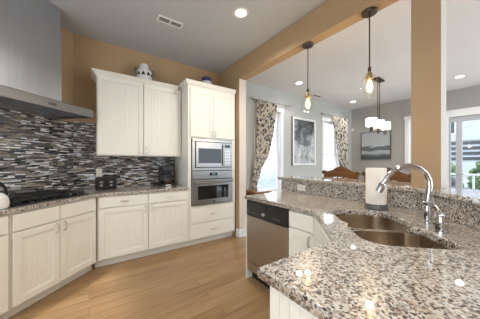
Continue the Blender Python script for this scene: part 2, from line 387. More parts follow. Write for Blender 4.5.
# patio door: white frame, narrow fixed pane, mullion, wide pane
root = bpy.data.objects.new('door_1', None); COL.objects.link(root); struct(root)
m = MB(); m.box(XR - .022, XR, D[1], D[1] + .06, 0, DZ); m.box(XR - .026, XR, D[0] - .1, D[1] + .075, DZ, DZ + .17); m.box(XR - .022, XR, D[0] - .09, D[0], 0, DZ); m.build('door_casing', M['white'], root, bevel=.004)
m = MB()
for a0, a1 in ((1.27, 1.30), (1.075, 1.185), (.0, .11), (-.9, -.87)): m.box(XR + .03, XR + .08, a0, a1, 0, DZ)
for a0, a1 in ((1.185, 1.27), (.11, 1.075), (-.87, .0)):
    m.box(XR + .03, XR + .08, a0, a1, DZ - .12, DZ); m.box(XR + .03, XR + .08, a0, a1, 0, .2); m.box(XR + .045, XR + .065, a0, a1, 1.78, 1.80)
m.box(XR + .045, XR + .065, .575, .6, .2, DZ - .12)
m.build('door_frame', M['frame_grey'], root, bevel=.004)
m = MB()
for a0, a1 in ((1.185, 1.27), (.11, 1.075), (-.87, .0)): m.box(XR + .053, XR + .057, a0, a1, .2, DZ - .12)
m.build('glass', M['glass'], root)
m = MB(); m.tube([(XR + .03, 1.13, 1.0), (XR - .02, 1.13, 1.0), (XR - .025, 1.03, 1.0)], .009, 8); m.build('door_handle', M['nickel'], root, smooth=True)

# mosaic on the two kitchen walls
o = MB().wallprism([(-.178, .915), (1.203, .915), (1.203, 1.370), (.072, 1.370), (.072, 1.83), (-.178, 1.83)], YW - .009, YW - .0005).build('tile_backsplash', M['mosaic'])
tag(o, 'brown and grey strip mosaic behind toaster and coffee maker', 'backsplash')
o = MB().box(.7, 2.456, -.009, -.0005, .915, 1.8235).build('tile_backsplash', M['mosaic']); o.rotation_euler = (0, 0, radians(45)); o.location = (*diag(0, 3.838), 0)
tag(o, 'grey and white glossy strip mosaic under the range hood', 'backsplash')

# ------------------------------------------------------------------ cabinets
def pull(parent, x, z, vertical, y=-.02, L=.085):
    pts = []
    for i in range(9):
        a = pi * i / 8; u = -cos(a) * L / 2; v = -.028 * min(1, 1.6 * sin(a))
        pts.append((x, y + v, z + u) if vertical else (x + u, y + v, z))
    return MB().tube(pts, .0055, 8).build('handle', M['nickel'], parent, smooth=True)

def door(parent, x0, x1, z0, z1, hx=None, hz=None, bead=True, name='door', fr=.058):
    b = MB(); t = -.02
    b.box(x0, x0 + fr, t, 0, z0, z1); b.box(x1 - fr, x1, t, 0, z0, z1)
    b.box(x0 + fr, x1 - fr, t, 0, z0, z0 + fr); b.box(x0 + fr, x1 - fr, t, 0, z1 - fr, z1)
    # recessed panel with bead grooves
    a0, a1 = x0 + fr, x1 - fr; q0, q1 = z0 + fr, z1 - fr; yp = t + .010; prof = [(a0, yp)]
    if bead:
        n = max(2, round((a1 - a0) / .042)); st = (a1 - a0) / n
        for i in range(1, n):
            g = a0 + i * st; prof += [(g - .004, yp), (g, yp + .0035), (g + .004, yp)]
    prof.append((a1, yp))
    lo = [b.bm.verts.new((x, y, q0)) for x, y in prof]; hi = [b.bm.verts.new((x, y, q1)) for x, y in prof]
    for i in range(len(prof) - 1): b.bm.faces.new([lo[i], lo[i + 1], hi[i + 1], hi[i]])
    # small inner moulding
    for (p, q, r, s) in ((a0, a0 + .008, q0, q1), (a1 - .008, a1, q0, q1)): b.box(p, q, t + .005, -.002, r, s)
    for (r, s) in ((q0, q0 + .008), (q1 - .008, q1)): b.box(a0 + .008, a1 - .008, t + .005, -.002, r, s)
    d = b.build(name, M['cream'], parent, bevel=.002)
    if hx is not None: pull(d, hx, hz, True)
    return d
def drawer(parent, x0, x1, z0, z1, handle=True, lip=.0):
    b = MB(); b.box(x0, x1, -.02, 0, z0, z1); d = b.build('drawer', M['cream'], parent, bevel=.005)
    if handle: pull(d, (x0 + x1) / 2, (z0 + z1) / 2, False)
    return d
def carcass(parent, w, d, h=.874, toe=.10, rec=.075):
    b = MB(); b.box(0, w, 0.001, d, toe, h); b.box(0, w, rec, d, 0, toe); return b.build('carcass', M['cream'], parent)

# base cabinet under the cooktop
o = thing('base_cabinet', 'white double-door base cabinet directly beneath the cooktop', 'cabinet', (*diag(1.367, 2.975), 0), 45)
b = MB(); b.prism([(0, .001), (.826, .001), (.826 + .24, .60), (0, .60)], .10, .874); b.prism([(0, .075), (.846, .075), (1.05, .60), (0, .60)], 0, .10); b.build('carcass', M['cream'], o)
drawer(o, .012, .386, .722, .862, False); drawer(o, .392, .808, .722, .862, False)
door(o, .012, .386, .115, .712, .352, .655); door(o, .392, .808, .115, .712, .428, .655)
o = thing('base_cabinet', 'white base cabinet left of the cooktop one, mostly out of view', 'cabinet', (*diag(.75, 2.975), 0), 45)
carcass(o, .612, .60); drawer(o, .012, .600, .722, .862); door(o, .012, .600, .115, .712, .06, .655)
# base cabinet on the back wall
o = thing('base_cabinet', 'cream double-door base cabinet under toaster and coffee maker', 'cabinet', (.078, 3.052, 0), 0)
b = MB(); b.prism([(0.0, .001), (1.128, .001), (1.128, .60), (-.245, .60)], .10, .874); b.prism([(-.02, .075), (1.128, .075), (1.128, .60), (-.23, .60)], 0, .10); b.build('carcass', M['cream'], o)
drawer(o, .015, .562, .732, .862); drawer(o, .572, 1.118, .732, .862)
door(o, .015, .562, .115, .722, .525, .66); door(o, .572, 1.118, .115, .722, .610, .66)

def crown(parent, x0, x1, y0, yb, z0, prof, left=True, right=True):
    b = MB(); rows = []
    for of, z in prof:
        l = x0 - (of if left else 0); r = x1 + (of if right else 0)
        rows.append([b.bm.verts.new(p) for p in ((l, yb, z), (l, y0 - of, z), (r, y0 - of, z), (r, yb, z))])
    for i in range(len(rows) - 1):
        for k in range(3): b.bm.faces.new([rows[i][k], rows[i][k + 1], rows[i + 1][k + 1], rows[i + 1][k]])
        b.bm.faces.new([rows[i][3], rows[i][0], rows[i + 1][0], rows[i + 1][3]])
    b.bm.faces.new(rows[0][::-1]); b.bm.faces.new(rows[-1])
    return b.build('crown_moulding', M['cream'], parent)
CP = lambda z: [(.004, z), (.008, z + .02), (.022, z + .032), (.045, z + .062), (.058, z + .07), (.058, z + .085)]

# wall cabinet
o = thing('upper_cabinet', 'cream beadboard wall cabinet with two doors above toaster', 'cabinet', (.078, 3.337, 1.372), 0)
b = MB(); b.box(0, 1.126, .001, .322, 0, 1.055); b.build('carcass', M['cream'], o)
door(o, .012, .558, .012, 1.05, .522, .085); door(o, .568, 1.114, .012, 1.05, .604, .085)
crown(o, 0, 1.066, 0, .322, 1.0, [(a, z + .03) for a, z in CP(.992)], True, False)
# tall oven cabinet
TX = 1.207
o = thing('oven_cabinet', 'tall cream cabinet housing the microwave and oven', 'cabinet', (TX, 3.052, 0), 0)
TW = .845
b = MB()
b.box(0, TW, .001, .605, 1.655, 2.43); b.box(0, TW, .001, .605, .10, .612); b.box(0, .05, .001, .605, .612, 1.655); b.box(TW - .066, TW, .001, .605, .612, 1.655); b.box(.05, TW - .066, .59, .605, .612, 1.655)
b.box(0, TW, .075, .605, 0, .10); b.build('carcass', M['cream'], o)
door(o, .03, .408, 1.672, 2.40, .378, 1.735, True); door(o, .416, .815, 1.672, 2.40, .446, 1.735, True)
drawer(o, .03, .815, .348, .592); drawer(o, .03, .815, .112, .338)
crown(o, 0, TW, 0, .605, 2.43, [(a * (1.0 if a < .03 else .8), z) for a, z in CP(2.43)], True, False)

# ------------------------------------------------------------------ appliances in the tall cabinet
o = thing('microwave', 'stainless built-in microwave above the wall oven', 'microwave', (1.262, 3.05, 1.153), 0)
b = MB(); w, h = .718, .495
b.box(0, w, -.022, 0, 0, .045); b.box(0, w, -.022, 0, h - .045, h); b.box(0, .05, -.022, 0, .045, h - .045); b.box(w - .03, w, -.022, 0, .045, h - .045); b.build('trim_kit', M['steel'], o, bevel=.003)
b = MB(); b.box(.052, w - .032, -.018, .40, .047, h - .047); b.build('body', M['black'], o, bevel=.003)
b = MB(); b.box(.056, .545, -.038, -.018, .052, h - .052); d = b.build('door', M['steel'], o, bevel=.004)
b = MB(); b.box(.098, .498, -.0405, -.038, .115, .345); b.build('window', M['black_gloss'], d, bevel=.001)
b = MB(); b.box(.516, .534, -.062, -.044, .08, .41); b.box(.516, .534, -.044, -.038, .085, .11); b.box(.516, .534, -.044, -.038, .38, .405); b.build('handle', M['steel'], d, bevel=.004)
b = MB(); b.box(.550, w - .036, -.036, -.018, .052, h - .052); p = b.build('control_panel', M['steel'], o, bevel=.003)
b = MB(); b.box(.565, w - .05, -.0375, -.036, .365, .415); b.build('display', M['black_gloss'], p)
b = MB()
for r in range(5):
    for c in range(3): b.box(.566 + c * .037, .594 + c * .037, -.039, -.036, .10 + r * .048, .13 + r * .048)
b.build('keypad', M['screen'], p, bevel=.001)

o = thing('wall_oven', 'stainless wall oven with bar handle below the microwave', 'oven', (1.262, 3.05, .617), 0)
b = MB(); b.box(.012, w - .012, 0, .55, .01, .525); b.build('body', M['grey_dark'], o)
b = MB(); b.box(0, w, -.03, 0, .405, .530); p = b.build('control_panel', M['steel'], o, bevel=.004)
b = MB(); b.box(.29, .43, -.0315, -.03, .455, .50); d2 = b.build('display', M['black_gloss'], p, bevel=.001)
b = MB(); b.box(.33, .345, -.0325, -.0315, .468, .488); b.box(.352, .367, -.0325, -.0315, .468, .488); b.box(.374, .389, -.0325, -.0315, .468, .488); b.build('digits', M['digits'], d2)
b = MB(); b.box(0, w, -.04, 0, .012, .395); d = b.build('door', M['steel'], o, bevel=.005)
b = MB(); b.box(.085, w - .085, -.0425, -.04, .09, .30); b.build('window', M['black_gloss'], d, bevel=.002)
b = MB(); b.tube([(.03, -.085, .352), (w - .03, -.085, .352)], .013, 14); b.box(.06, .085, -.08, -.04, .343, .361); b.box(w - .085, w - .06, -.08, -.04, .343, .361); b.build('handle', M['steel'], d, smooth=True)
b = MB(); b.box(.34, .38, -.0425, -.04, .035, .055); b.build('badge', M['black'], d)

# ------------------------------------------------------------------ range hood
o = thing('range_hood', 'large brushed stainless chimney range hood over the cooktop', 'hood', (*diag(1.05, 3.836), 1.825), 45)
b = MB(); W_ = 1.22
# thin canopy: front and side bands, shallow sloped top, recessed underside
b.box(0, W_, -.5, -.488, 0, .088); b.box(0, .012, -.488, -.012, 0, .088); b.box(W_ - .012, W_, -.488, -.012, 0, .088); b.box(0, W_, -.012, 0, 0, .088); b.box(0, W_, -.5, 0, .088, .094)
b.build('canopy', M['steel'], o, bevel=.002)
b = MB(); b.box(.013, W_ - .013, -.487, -.013, .03, .036)
for i in range(3):
    x = .06 + i * .375
    for k in range(9): b.box(x + k * .038, x + .02 + k * .038, -.40, -.10, .024, .030)
b.build('baffle_filter', M['steel_v'], o)
for x in (.28, .94): MB().lathe([(.03, .022), (.03, .03)], (x, -.445), 16).build('hood_lamp', M['lamp'], o)
b = MB(); b.box(.22, 1.00, -.30, 0, .094, .945); b.build('chimney', M['steel_v'], o, bevel=.002)
b = MB(); b.box(.226, .994, -.294, 0, .945, 1.199); b.build('chimney_extension', M['steel_v'], o, bevel=.002)
b = MB(); b.box(.70, .775, -.502, -.4995, .030, .058)
b.build('control_strip', M['grey_dark'], o)

# ------------------------------------------------------------------ kitchen worktop (both wall runs)
GZ0, GZ1 = .876, .914
b = MB(); b.prism([diag(.75, 2.93), (.084, 3.014), (1.205, 3.014), (1.205, 3.652), (-.168, 3.652), diag(.75, 3.822)], GZ0, GZ1)
tag(b.build('worktop', M['granite'], bevel=.006), 'speckled granite worktop along the two tiled walls', 'countertop')

# cooktop with grates and knobs
o = thing('cooktop', 'black gas cooktop with iron grates set in worktop under hood', 'cooktop', (*diag(1.42, 3.03), GZ1), 45)
b = MB(); b.box(0, .72, 0, .52, 0, .012); b.build('glass_top', M['black_gloss'], o, bevel=.004)
for i in range(3):
    x0 = .012 + i * .214; b = MB()
    for yy in (.03, .26, .48): b.box(x0, x0 + .204, yy, yy + .014, .034, .05)
    for xx in (0, .095, .19): b.box(x0 + xx, x0 + xx + .014, .03, .494, .034, .05)
    for xx in (0, .19):
        for yy in (.03, .48): b.box(x0 + xx, x0 + xx + .014, yy, yy + .014, .012, .036)
    b.build('grate', M['iron'], o, bevel=.003)
    for yy in ((.15, .38) if i != 1 else (.26,)):
        MB().lathe([(.05, .012), (.05, .02), (.034, .022), (.034, .03), (0, .032)], (x0 + .102, yy), 20).build('burner', M['iron'], o, smooth=True)
for i in range(5):
    MB().lathe([(.024, .012), (.022, .022), (.019, .04), (.016, .043)], (.685, .06 + i * .1), 16).build('knob', M['black'], o, smooth=True)

# kettle, mostly cut by the frame
o = thing('kettle', 'pale kettle with arched black handle left of the cooktop', 'kettle', (*diag(1.312, 3.085), GZ1))
MB().lathe([(.075, 0), (.088, .012), (.092, .05), (.082, .095), (.055, .125), (.04, .13)], seg=28).build('body', M['ceramic'], o, smooth=True)
p = MB().lathe([(.042, .128), (.036, .142), (.012, .148), (.012, .16), (.0, .164)], seg=20).build('lid', M['black'], o, smooth=True)
pts = [(-.085 * cos(pi * i / 12) / Q, -.085 * cos(pi * i / 12) / Q, .095 + .125 * sin(pi * i / 12) ** .8) for i in range(13)]
MB().tube(pts, .010, 10).build('handle', M['black'], o, smooth=True)
MB().tube([(.055, .05, .05), (.085, .08, .085), (.1, .093, .115)], [.02, .015, .012], 12).build('spout', M['black'], o, smooth=True)

# toaster
o = thing('toaster', 'black two-slot toaster on worktop under the wall cabinet', 'toaster', (.062, 3.37, GZ1))
b = MB(); b.box(0, .25, 0, .165, .012, .168); b.build('shell', M['black'], o, bevel=.02, segs=4)
b = MB(); b.box(.006, .244, -.004, .169, 0, .02); b.build('base', M['black'], o, bevel=.004)
b = MB(); b.box(.03, .22, .045, .065, .166, .1695); b.box(.03, .22, .1, .12, .166, .1695); b.build('slot', M['grey_dark'], o)
for x in (.07, .18):
    b = MB(); b.box(x - .032, x + .032, -.004, .002, .035, .125); p = b.build('face_plate', M['iron'], o, bevel=.003)
    b = MB(); b.box(x - .016, x + .016, -.022, -.004, .095, .109); b.build('lever', M['screen'], p, bevel=.003)
    MB().lathe([(.013, 0), (.011, .012)], seg=14, mat=Matrix.Translation((x, -.004, .06)) @ Matrix.Rotation(pi / 2, 4, 'X')).build('dial', M['screen'], p)

# coffee maker
o = thing('coffee_maker', 'black drip coffee maker with glass carafe beside oven cabinet', 'coffee maker', (.90, 3.30, GZ1))
b = MB(); b.box(0, .18, 0, .24, 0, .035); b.build('base', M['black'], o, bevel=.006)
b = MB(); b.box(0, .18, .14, .24, .035, .23); b.build('tower', M['black'], o, bevel=.006)
b = MB(); b.box(0, .18, .0, .24, .23, .315); b.build('reservoir', M['black'], o, bevel=.014, segs=3)
b = MB(); b.box(.05, .13, -.002, .0, .008, .028); b.build('control_panel', M['nickel'], o)
MB().lathe([(.055, .037), (.068, .06), (.066, .12), (.05, .16), (.048, .175)], (.09, .07), 24, close=False).build('carafe', M['glass_shade'], o, smooth=True)
MB().lathe([(.05, .175), (.05, .19), (.02, .196)], (.09, .07), 20).build('carafe_lid', M['black'], o, smooth=True)
MB().lathe([(.052, .039), (.063, .06), (.062, .09), (0, .0901)], (.09, .07), 20).build('coffee', plain('coffee', (.03, .012, .006), .1), o, smooth=True)
MB().tube([(.03, .04, .165), (.0, .01, .16), (-.005, .005, .10), (.03, .035, .065)], .007, 8).build('carafe_handle', M['black'], o, smooth=True)

def outlet(name, label, loc, rz, wide=False):
    o = thing(name, label, 'outlet', loc, rz)
    w, h = (.118, .072) if wide else (.07, .116)
    b = MB(); b.box(-w / 2, w / 2, -.006, 0, -h / 2, h / 2); b.build('cover_plate', M['plate'], o, bevel=.002)
    for k in (-1, 1):
        b = MB(); c = k * .021
        if wide: b.box(c - .014, c + .014, -.008, -.006, -.017, .017)
        else: b.box(-.017, .017, -.008, -.006, c - .014, c + .014)
        s = b.build('socket', M['plate'], o, bevel=.001)
        b = MB()
        for e in (-.006, .006):
            if wide: b.box(c - .006, c + .006, -.0084, -.008, e - .0012, e + .0012)
            else: b.box(e - .0012, e + .0012, -.0084, -.008, c - .006, c + .006)
        b.build('slot', M['black'], s)
    return o
outlet('wall_outlet', 'white wall outlet on mosaic just above the toaster', (.114, YW - .010, 1.135), 0)

# ceramic jars on top of the cabinets
o = thing('ceramic_jar', 'large white jar with dark markings on the wall cabinet', 'jar', (.685, 3.49, 2.480)); o.scale = (1, 1, .88)
MB().lathe([(.07, 0), (.098, .02), (.110, .10), (.112, .19), (.095, .225)], seg=28).build('body', M['ceramic'], o, smooth=True)
p = MB().lathe([(.08, .222), (.082, .235), (.070, .25), (.066, .31), (.055, .325), (0, .33)], seg=28).build('lid', M['ceramic'], o, smooth=True)
b = MB()
for k in range(10):
    a0 = 2 * pi * k / 10; mt = Matrix.Rotation(a0, 4, 'Z')
    p0 = [mt @ Vector((.1095, y, z)) for y, z in ((-.028, .115), (.028, .115), (0, .175))]; p1 = [mt @ Vector((.1145, y, z)) for y, z in ((-.028, .115), (.028, .115), (0, .175))]
    v0 = [b.bm.verts.new(x) for x in p0]; v1 = [b.bm.verts.new(x) for x in p1]; b.bm.faces.new(v1); b.bm.faces.new(v0[::-1])
    for i in range(3): b.bm.faces.new([v0[i], v0[(i + 1) % 3], v1[(i + 1) % 3], v1[i]])
b.build('pattern_band', M['black'], o)
for s in (-1, 1):
    MB().tube([(s * .105, 0, .19), (s * .13, 0, .20), (s * .128, 0, .24), (s * .09, 0, .235)], .011, 8).build('handle', M['grey_dark'], o, smooth=True)
o = thing('ceramic_jar', 'small white jar with dark blue lid on oven cabinet', 'jar', (1.71, 3.45, 2.515))
MB().lathe([(.075, 0), (.092, .02), (.098, .12), (.095, .18), (.08, .205)], seg=28).build('body', M['ceramic'], o, smooth=True)
MB().lathe([(.078, .205), (.085, .21), (.084, .262), (.07, .275), (0, .277)], seg=28).build('lid', M['blue'], o, smooth=True)

# ------------------------------------------------------------------ peninsula
XF = 1.44
# dishwasher
o = thing('dishwasher', 'stainless dishwasher with black control panel under peninsula', 'dishwasher', (XF, 1.878, 0), -90)
b = MB(); b.box(.004, .594, .0, .57, .10, .868); b.build('body', M['grey_dark'], o)
b = MB(); b.box(.004, .594, -.022, 0, .215, .705); b.build('door', M['steel_warm'], o, bevel=.004)
b = MB(); b.box(.004, .594, -.02, 0, .115, .205); b.build('lower_panel', M['steel_warm'], o, bevel=.003)
b = MB(); b.box(.004, .594, -.026, 0, .708, .868); p = b.build('control_panel', M['black'], o, bevel=.005)
b = MB(); b.box(.03, .568, -.0285, -.026, .80, .85); b.build('handle_recess', M['black_gloss'], p, bevel=.002)
for x in [.05 + i * .026 for i in range(7)] + [.40 + i * .03 for i in range(4)]:
    MB().box(x, x + .018, -.0285, -.026, .745, .757).build('button', M['grey_dark'], p)
MB().lathe([(.017, 0), (.014, .014)], seg=16, mat=Matrix.Translation((.285, -.026, .762)) @ Matrix.Rotation(pi / 2, 4, 'X')).build('dial', M['screen'], p)
b = MB(); b.box(.01, .588, .05, .56, 0, .10); b.build('toe_kick', M['black'], o)
o = MB().box(XF - .018, 2.09, 1.880, 1.897, 0, .874).build('end_panel', M['cream'], bevel=.002); tag(o, 'cream end panel on the far side of the dishwasher', 'panel')
# narrow cabinet between dishwasher and sink corner
o = thing('base_cabinet', 'narrow cream base cabinet right beside the dishwasher', 'cabinet', (XF, 1.278, 0), -90)
b = MB(); b.prism([(0, .001), (.262, .001), (.262, .10), (.262 - .0, .60), (0, .60)], .10, .874); b.box(0, .25, .075, .6, 0, .10); b.build('carcass', M['cream'], o)
drawer(o, .008, .254, .728, .862, False); door(o, .008, .254, .115, .718, .225, .655, True, fr=.05)
# sink base on the diagonal (open above for the bowls)
sx, sy = XF, 1.016; LD = .58
o = thing('base_cabinet', 'cream diagonal sink base in the peninsula inner corner', 'cabinet', (sx, sy, 0), -135)
b = MB(); b.box(0.004, LD, .001, .02, .10, .874); b.box(0.02, LD - .02, .02, .5, .10, .13); b.box(0.004, LD, .075, .09, 0, .10); b.build('carcass', M['cream'], o)
drawer(o, .012, LD - .012, .728, .862, False); door(o, .012, LD / 2 - .003, .115, .718, LD / 2 - .04, .655); door(o, LD / 2 + .003, LD - .012, .115, .718, LD / 2 + .04, .655)
# foreground cabinet under the counter end
o = thing('base_cabinet', 'cream cabinet with beadboard end under the foreground counter end', 'cabinet', (1.012, .545, 0), 180)
w = 1.012 - .525
b = MB(); b.box(.002, w, .001, .60, .10, .874); b.box(.002, w - .02, .075, .60, 0, .10); b.build('carcass', M['cream'], o)
door(o, .012, w - .01, .115, .718, .05, .655); drawer(o, .012, w - .01, .728, .862)
b = MB(); b.box(w, w + .012, 0.0, .6, .02, .874)
for i in range(14): b.box(w + .012, w + .0145, .012 + i * .042, .048 + i * .042, .03, .87)
b.build('side_panel', M['cream'], o, bevel=.001)

# sink-cut granite top
def bez(pts, name, holes, z0, z1, mat, bev=.006):
    cu = bpy.data.curves.new(name, 'CURVE'); cu.dimensions = '2D'; cu.fill_mode = 'BOTH'
    cu.extrude = (z1 - z0) / 2 - bev; cu.bevel_depth = bev; cu.bevel_resolution = 3; cu.offset = -bev
    for poly in [pts] + holes:
        sp = cu.splines.new('POLY'); sp.points.add(len(poly) - 1); sp.use_cyclic_u = True
        for p, (x, y) in zip(sp.points, poly): p.co = (x, y, 0, 1)
    t = bpy.data.objects.new(name, cu); COL.objects.link(t); bpy.context.view_layer.update()
    dg = bpy.context.evaluated_depsgraph_get(); me = bpy.data.meshes.new_from_object(t.evaluated_get(dg)); bpy.data.objects.remove(t)
    me.transform(Matrix.Translation((0, 0, (z0 + z1) / 2))); me.materials.clear(); me.materials.append(mat)
    o = bpy.data.objects.new(name, me); COL.objects.link(o); return o
def rrect(s0, s1, n0, n1, r, seg=8):
    """rounded rectangle in the sink's own s,n frame"""
    P = []
    for cs, cn, a in ((s1 - r, n1 - r, 0), (s0 + r, n1 - r, 90), (s0 + r, n0 + r, 180), (s1 - r, n0 + r, 270)):
        for i in range(seg + 1):
            t = radians(a + 90 * i / seg); P.append((cs + r * cos(t), cn + r * sin(t)))
    return P
BA = (1.415, 1.775, .425, .80)      # far bowl
BB = (1.05, 1.38, .425, .80)      # near bowl
def hole():
    P = []; r = .11
    def arc(cs, cn, rr, a0, a1, n=8):
        for i in range(n + 1):
            t = radians(a0 + (a1 - a0) * i / n); P.append((cs + rr * cos(t), cn + rr * sin(t)))
    s0, s1, n0, n1 = BB[0], BA[1], .41, .805
    arc(s1 - r, n1 - r, r, 0, 90); P.append((1.47, n1)); P.extend([(1.44, n1 - .012), (1.42, n1 - .04), (1.3975, n1 - .05), (1.375, n1 - .04), (1.355, n1 - .012), (1.325, n1)])
    arc(s0 + .07, n1 - .07, .07, 90, 180); arc(s0 + r, n0 + r, r, 180, 270)
    P.extend([(1.335, n0), (1.37, n0 + .012), (1.3975, n0 + .026), (1.425, n0 + .012), (1.46, n0)]); arc(s1 - r, n0 + r, r, 270, 360)
    return P
HP = [sn(s, n) for s, n in hole()]
outer = [(1.405, 1.898), (1.405, 1.0), (.985, .58), (.487, .58), (.487, -.075), (1.46, -.075), (XS0 - .004, XS0 - .004 - 1.541), (XS0 - .004, 1.898)]
o = bez(outer, 'peninsula_countertop', [HP], GZ0, GZ1, M['granite'])
tag(o, 'speckled granite peninsula countertop with sink cut-out in the foreground', 'countertop')
# granite upstand on the half wall and raised bar top
b = MB(); b.box(XS0, XS0 + .018, .553, 1.998, GZ1, 1.054)
tag(b.build('granite_upstand', M['granite']), 'straight granite upstand with outlet, under the raised bar', 'backsplash')
o = MB().box(1.00, 1.863, -.018, 0, GZ1, 1.054).build('granite_upstand', M['granite']); o.rotation_euler = (0, 0, radians(45)); o.location = (KD / 2, -KD / 2, 0)
tag(o, 'diagonal granite upstand behind the faucet lever, at picture edge', 'backsplash')
kk = 1.505
o = bez([(2.05, 2.03), (2.05, 2.05 - kk), (1.445, -.06), (1.445 + .50, -.06), (2.53, .50), (2.53, 2.03)], 'raised_bar', [], 1.0545, 1.0895, M['granite'])
tag(o, 'raised granite bar top running past the column', 'bar counter')
outlet('wall_outlet', 'ivory horizontal outlet on the granite upstand beside bar end', (XS0 - .001, 1.668, .977), -90, True)

# sink
o = thing('kitchen_sink', 'undermount double-bowl stainless sink in the granite peninsula', 'sink', (*sn(1.37, .61), GZ0))
def bowl(rect, name):
    b = MB(); cx, cn = 1.37, .61
    c0 = sn(cx, cn)
    levels = [(.016, 0), (0.0, 0), (-.002, -.02), (-.006, -.15), (-.02, -.178), (-.06, -.19)]
    rings = []
    for of, z in levels:
        r = max(.02, .085 + of)
        P = rrect(rect[0] - of, rect[1] + of, rect[2] - of, rect[3] + of, r)
        rings.append([b.bm.verts.new((sn(s, n)[0] - c0[0], sn(s, n)[1] - c0[1], z)) for s, n in P])
    for i in range(len(rings) - 1):
        k = len(rings[0])
        for j in range(k): b.bm.faces.new([rings[i][j], rings[i][(j + 1) % k], rings[i + 1][(j + 1) % k], rings[i + 1][j]])
    b.bm.faces.new(rings[-1])
    p = b.build(name, M['steel_sink'], o, smooth=True)
    mid = sn((rect[0] + rect[1]) / 2, (rect[2] + rect[3]) / 2)
    MB().lathe([(.045, -.1895), (.043, -.186), (.03, -.187), (.0, -.188)], (mid[0] - c0[0], mid[1] - c0[1]), 20).build('drain', M['chrome'], p, smooth=True)
bowl(BA, 'bowl'); bowl(BB, 'bowl')

# faucet
fx, fy = sn(1.51, .93)
o = thing('faucet', 'tall chrome gooseneck faucet standing behind the sink', 'faucet', (fx, fy, GZ1), -135)
# local: y runs away from the sink (into the bar); x along -s
MB().lathe([(.031, 0), (.031, .006), (.022, .012), (.021, .03), (.025, .07), (.021, .095), (.019, .11), (.022, .116), (.022, .122), (.017, .128)], seg=24).build('base', M['chrome'], o, smooth=True)
NZ = [(0, .12), (.006, .17), (.012, .225), (.008, .262), (-.01, .302), (-.045, .335), (-.09, .349), (-.135, .346), (-.18, .326), (-.215, .29), (-.24, .25), (-.258, .222)]
MB().tube([(0, y, z) for y, z in NZ], [.0165] * 9 + [.0155, .015, .015], 16).build('spout', M['chrome'], o, smooth=True)
MB().tube([(0, -.252, .234), (0, -.256, .226), (0, -.258, .222), (0, -.266, .206), (0, -.279, .180)], [.017, .0225, .019, .0225, .020], 16).build('spray_head', M['chrome'], o, smooth=True)
# side lever
hx, hy = .213, -.07
h = MB().lathe([(.034, 0), (.034, .010), (.028, .014), (.028, .034), (.032, .038), (.032, .05), (.027, .054), (.027, .08), (.018, .095), (0, .098)], (hx, hy), 24).build('side_handle', M['chrome'], o, smooth=True)
MB().tube([(hx, hy, .085), (hx - .02, hy + .01, .108), (hx - .06, hy + .025, .118), (hx - .10, hy + .035, .132), (hx - .13, hy + .04, .16)], [.008, .007, .006, .006, .007], 10).build('lever', M['chrome'], h, smooth=True)

# paper towel on its stand
tx, ty = 1.876, .763
o = thing('paper_towel_holder', 'dark chrome paper towel stand beside the sink', 'paper towel holder', (tx, ty, GZ1))
MB().lathe([(.083, 0), (.083, .012), (.078, .018), (.076, .034), (.07, .04), (.012, .042)], seg=32).build('base', M['grey_dark'], o, smooth=True)
MB().lathe([(.006, .04), (.006, .318), (.01, .320), (.01, .327), (0, .33)], seg=12).build('post', M['chrome'], o, smooth=True)
b = MB(); pr = [(.02, 0), (.071, 0), (.0725, .01), (.0725, .275), (.071, .282), (.02, .282), (.02, 0)]
b.lathe(pr, seg=32, close=False); r_ = b.build('paper_towel_roll', M['towel'], smooth=True); r_.location = (tx, ty, GZ1 + .0425)
tag(r_, 'cream paper towel roll standing upright beside the faucet', 'paper towel')

# ------------------------------------------------------------------ pendant lamps over the bar
def pendant(label, x, y, zs):
    o = thing('pendant_lamp', label, 'pendant lamp', (x, y, 2.71), 0, 'glass pendants under the beam')
    MB().lathe([(.062, -.024), (.066, -.018), (.066, -.004), (.06, 0)], seg=28).build('canopy', M['bronze'], o, smooth=True)
    MB().lathe([(.006, zs), (.006, -.02)], seg=10).build('rod', M['bronze'], o, smooth=True)
    MB().lathe([(.014, zs - .02), (.016, zs - .005), (.014, zs + .02)], seg=14).build('collar', M['bronze'], o, smooth=True)
    MB().lathe([(.03, zs - .095), (.034, zs - .088), (.03, zs - .05), (.014, zs - .02)], seg=20).build('socket', M['brass'], o, smooth=True)
    sh = MB(); pr = [(.038, zs - .06), (.055, zs - .075), (.066, zs - .105), (.075, zs - .16), (.084, zs - .215), (.088, zs - .24)]
    sh.lathe(pr, seg=28, close=False); sh.build('glass_shade', M['glass_shade'], o, smooth=True)
    MB().lathe([(.011, zs - .095), (.016, zs - .115), (.027, zs - .15), (.028, zs - .175), (.018, zs - .205), (0, zs - .213)], seg=18).build('bulb', M['bulb'], o, smooth=True)
    l = bpy.data.lights.new('pendant_light', 'POINT'); l.energy = 7; l.color = (1, .78, .5); l.shadow_soft_size = .03
    lo = bpy.data.objects.new('pendant_light', l); COL.objects.link(lo); lo.location = (x, y, 2.71 + zs - .27)
    return o
pendant('farther of the two glass pendants, hung beside the stub wall', 2.16, 1.629, -.56)
pendant('nearer of the two glass pendants, hung beside the column', 2.16, .935, -.55)

